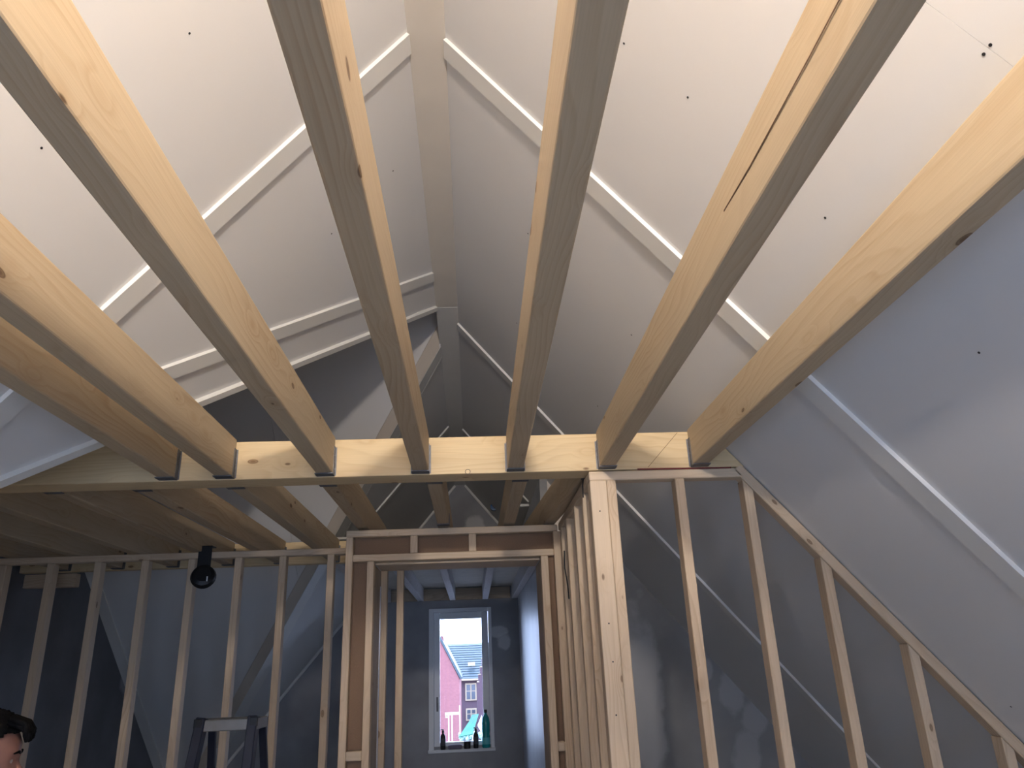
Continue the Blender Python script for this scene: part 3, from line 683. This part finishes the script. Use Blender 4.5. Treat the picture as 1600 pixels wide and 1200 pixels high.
    md = body.modifiers.new('fuse', 'REMESH'); md.mode = 'VOXEL'; md.voxel_size = .0055; md.use_smooth_shade = True
    ev = body.evaluated_get(bpy.context.evaluated_depsgraph_get()); m3 = bpy.data.meshes.new_from_object(ev)
    body.modifiers.clear(); body.data = m3
    bm = bmesh.new(); bm.from_mesh(m3); left = set(bm.verts); isl = []
    while left:
        st = [left.pop()]; cur = [st[0]]
        while st:
            for e_ in st.pop().link_edges:
                for q in e_.verts:
                    if q in left: left.discard(q); st.append(q); cur.append(q)
        isl.append(cur)
    isl.sort(key=len)
    bmesh.ops.delete(bm, geom=[q for i_ in isl[:-1] for q in i_], context='VERTS')
    bm.to_mesh(m3); bm.free()
    # eyes, eyebrows
    for s in (-1, 1):
        bm = bmesh.new(); r_ = bmesh.ops.create_uvsphere(bm, u_segments=16, v_segments=12, radius=.0118)
        bm_obj('eye', bm, plain('eye_white', (.25, .23, .21), .3), W @ HM @ Matrix.Translation((.071, s * .031, .004)), t, smooth=True)
        bm = bmesh.new(); tube(bm, [(.093, s * .014, .024), (.092, s * .03, .029), (.082, s * .047, .024)], [.003, .004, .002], 6)
        bm_obj('eyebrow', bm, hairm, W @ HM, t)
    # hair: cap with a forward fringe, cut away from face and neck
    bm = bmesh.new(); bmesh.ops.create_uvsphere(bm, u_segments=64, v_segments=48, radius=1)
    rnd = random.Random(3)
    dead = []
    for q in bm.verts:
        x, y, z = q.co
        lim = .58 if x > .5 else (.58 - (.5 - x) * 1.0 if x > .05 else (-.10 if x > -.25 else -.62))
        if z < lim: dead.append(q); continue
        h = .010 + .004 * max(0, z) + .006 * max(0, x) * max(0, z + .1) + .003 * math.sin(x * 31) * math.sin(y * 37) + rnd.uniform(-.0015, .0015)
        if x > .65 and z > .25: h += .010 * (1 - abs(y))
        q.co = headshape(q.co, h)
    bmesh.ops.delete(bm, geom=dead, context='VERTS')
    ho = bm_obj('hair', bm, hairm, W @ HM, t, smooth=True)
    so = ho.modifiers.new('thick', 'SOLIDIFY'); so.thickness = .010; so.offset = -1
    # fringe tuft locks
    bm = bmesh.new()
    for k in range(26):
        y = -.055 + .11 * k / 25; z0 = .085 + rnd.uniform(-.008, .008)
        tube(bm, [(.045, y, z0 + .022), (.082 + rnd.uniform(0, .008), y, z0 + .012), (.098 + rnd.uniform(-.004, .008), y * 1.05, z0 - .006), (.104 + rnd.uniform(-.006, .006), y * 1.05, z0 - .024)], [.009, .010, .009, .003], 6)
    bm_obj('fringe', bm, hairm, W @ HM, t, smooth=True)
    # clothes
    def sub(idx, grow, name, mat, cut=None):
        vs = [v[i] for i in idx]; mp = {i: k for k, i in enumerate(idx)}
        es = [(mp[a], mp[b]) for a, b in ed if a in mp and b in mp]
        rr = [tuple(c + grow for c in (ra[i] if isinstance(ra[i], tuple) else (ra[i], ra[i]))) for i in idx]
        if cut:
            for i, p in cut.items(): vs[mp[i]] = p
        return skin_mesh(name, vs, es, rr, mat, t, Mw=W)
    sub([0, 1, 2, 3, 6, 7, 8, 10, 11, 12], .018, 'jacket', jack)
    sub([0, 14, 15, 16, 18, 19, 20], .015, 'trousers', trou)
    for s in (-1, 1):
        skin_mesh('boot', [(-.04, s * .10, .055), (.05, s * .105, .05), (.16, s * .11, .04)], [(0, 1), (1, 2)], [.05, .05, .038], shoe, t, Mw=W)
person()

# ------------------------------------------------------------------ the street outside the far window
GZ = -7.2
def brick(name, c1, c2, mort, sc=1.0):
    m, nt, b = newmat(name); tc = N(nt, 'ShaderNodeTexCoord'); mp = N(nt, 'ShaderNodeMapping'); mp.inputs['Rotation'].default_value = (math.pi / 2, 0, 0)
    br = N(nt, 'ShaderNodeTexBrick'); br.inputs['Scale'].default_value = 5 * sc; br.inputs['Color1'].default_value = (*c1, 1); br.inputs['Color2'].default_value = (*c2, 1); br.inputs['Mortar'].default_value = (*mort, 1)
    br.inputs['Mortar Size'].default_value = .012
    nt.links.new(tc.outputs['Object'], mp.inputs[0]); nt.links.new(mp.outputs[0], br.inputs[0]); nt.links.new(br.outputs[0], b.inputs['Base Color']); b.inputs['Roughness'].default_value = .9; return m
rb = brick('red_brick', (.185, .066, .068), (.15, .052, .056), (.19, .08, .08)); pbk = brick('purple_brick', (.080, .046, .062), (.065, .038, .052), (.10, .065, .075))
tile = plain('slate_blue_tiles', (.018, .036, .046), .5, bump=.4, scale=3, var=.3); white = plain('white_paint', (.36, .28, .19), .6)
dglass = plain('dark_pane', (.05, .06, .08), .1, scale=1)
box('ground', (-30, 12, GZ - .3), (30, 95, GZ), plain('street_paving', (.20, .19, .19), .9, scale=1, var=.3), kind='structure', bev=0)
# pink gable, left
h1 = empty('house', (-4, 45, GZ), 'pink-red brick gable house on the left outside the window', 'house')
prism('wall', [(-7.6, 45, GZ), (-.82, 45, GZ), (-.80, 45, -.54), (-1.70, 45, 1.18), (-4.2, 45, 5.9), (-7.6, 45, -.5)][::1], (0, 1, 0), 8, rb, h1)
prism('verge', [(-.74, 44.93, -.60), (-.66, 44.93, -.50), (-4.2, 44.93, 6.15), (-4.2, 44.93, 5.93)], (0, 1, 0), 8, tile, h1)
box('chimney', (-1.83, 45.5, 0.6), (-1.70, 46.1, 1.75), rb, h1, bev=0)
# slate roofed house, behind
h2 = empty('house', (3, 60, GZ), 'slate roofed brick house with white windows across the street', 'house')
box('wall', (-4, 60, GZ), (12, 67, -.82), pbk, h2, bev=0)
yr0, yr1, zr0, zr1 = 59.8, 64, -.80, 1.78
rows = 15
for k in range(rows):     # courses of roof tiles
    a = k / rows; b_ = (k + 1) / rows
    p = lambda f, dz=0: (yr0 + (yr1 - yr0) * f, zr0 + (zr1 - zr0) * f + dz)
    (ya, za), (yb, zb) = p(a, .05), p(b_ + .02, 0)
    prism('tile_course', [(-4.2, ya, za), (12.2, ya, za), (12.2, yb, zb), (-4.2, yb, zb)], (0, .5, -1), .05, tile, h2)
box('skylight', (-.42, 60.9, .10), (.12, 61.05, .38), white, h2, bev=.01)
prism('skylight_pane', [(-.38, 60.88, .14), (.08, 60.88, .14), (.08, 60.89, .35), (-.38, 60.89, .35)], (0, -1, 0), .01, plain('sky_pane', (.25, .5, .45), .1), h2)
box('gutter', (-4.2, 59.6, -.90), (12.2, 59.8, -.78), white, h2, bev=.02)
for (xa, xb, za, zb) in ((-.64, .19, -2.27, -1.08), (-.62, .17, -3.62, -2.79)):
    wf = box('window', (xa, 59.90, za), (xb, 59.999, zb), white, h2, bev=.01)
    xm = (xa + xb) / 2
    for (p, q) in ((xa + .10, xm - .05), (xm + .05, xb - .10)):
        zz = za + (zb - za) * .55
        for (r0, r1) in ((za + .10, zz - .03), (zz + .03, zb - .10)):
            box('pane', (p, 59.88, r0), (q, 59.905, r1), dglass, wf, bev=0)
# stepped gable at the right
h3 = empty('house', (.9, 52, GZ), 'grey brick stepped gable at the right edge of the view', 'house')
prism('wall', [(.22, 52, GZ), (.22, 52, -.9), (.30, 52, -.9), (.30, 52, -.45), (.42, 52, -.45), (.42, 52, .0), (.55, 52, .0), (.55, 52, .5), (3, 52, .5), (3, 52, GZ)], (0, 1, 0), 4, pbk, h3)
for (x, z) in ((.20, -.9), (.28, -.45), (.40, 0), (.53, .5)): box('coping', (x, 51.95, z), (x + .16, 52.3, z + .05), white, h3, bev=0)
# garden: carport, post, parasol, hedge
c1_ = empty('pergola', (-1.2, 40, GZ), 'white pergola frame in the garden below the pink gable', 'pergola')
box('beam', (-1.42, 39.9, -2.12), (-.70, 40.05, -2.0), white, c1_, bev=0); box('beam', (-1.42, 40.05, -2.25), (-1.30, 42, -2.13), white, c1_, bev=0)
for x in (-1.28, -1.12): box('post', (x, 39.9, GZ), (x + .06, 39.98, -2.12), white, c1_, bev=0)
box('pole', (-.76, 41, GZ), (-.70, 41.06, -1.75), white, bev=0, label='single white pole beside the pergola', cat='pole')
tl = plain('teal_cloth', (.003, .10, .06), .5, scale=2, var=.3)
t = empty('parasol', (-.1, 38, GZ), 'teal tilted sunshade over the garden seats outside', 'parasol')
prism('canopy', [(-.74, 38, -2.95), (-.10, 38, -2.85), (.20, 38.6, -2.05), (-.12, 39, -2.1), (-.25, 38.6, -2.35)], (0, .4, -1), .04, tl, t)
prism('canopy', [(.14, 38.0, -2.5), (.32, 38, -2.8), (.34, 38.4, -2.1)], (0, .4, -1), .04, plain('pale_cloth', (.6, .75, .7), .6), t)
box('pole', (-.12, 38.3, GZ), (-.08, 38.34, -2.75), white, t, bev=0)
box('garden_shed', (-.72, 37, GZ), (.05, 38.0, -3.25), plain('dark_timber', (.03, .04, .07), .7, scale=4, var=.4), bev=.02, label='low dark garden shed below the teal sunshade', cat='shed')
bm = bmesh.new()
for k in range(60):
    a = random.uniform(-.75, .4); z = random.uniform(-3.2, -2.9); s = random.uniform(.04, .10)
    bmesh.ops.create_icosphere(bm, subdivisions=1, radius=s, matrix=Matrix.Translation((a, 39.3 + random.uniform(-.1, .1), z)))
bm_obj('hedge', bm, plain('pale_foliage', (.30, .48, .46), .8, scale=6, var=.4), label='pale tangled bushes under the sunshade', cat='bush', kind='stuff')
box('planter', (-.7, 39.6, GZ), (.4, 39.8, -3.3), plain('hedge_green', (.05, .18, .17), .9, scale=3, var=.4), bev=.03, label='tall clipped hedge behind the shed', cat='hedge')
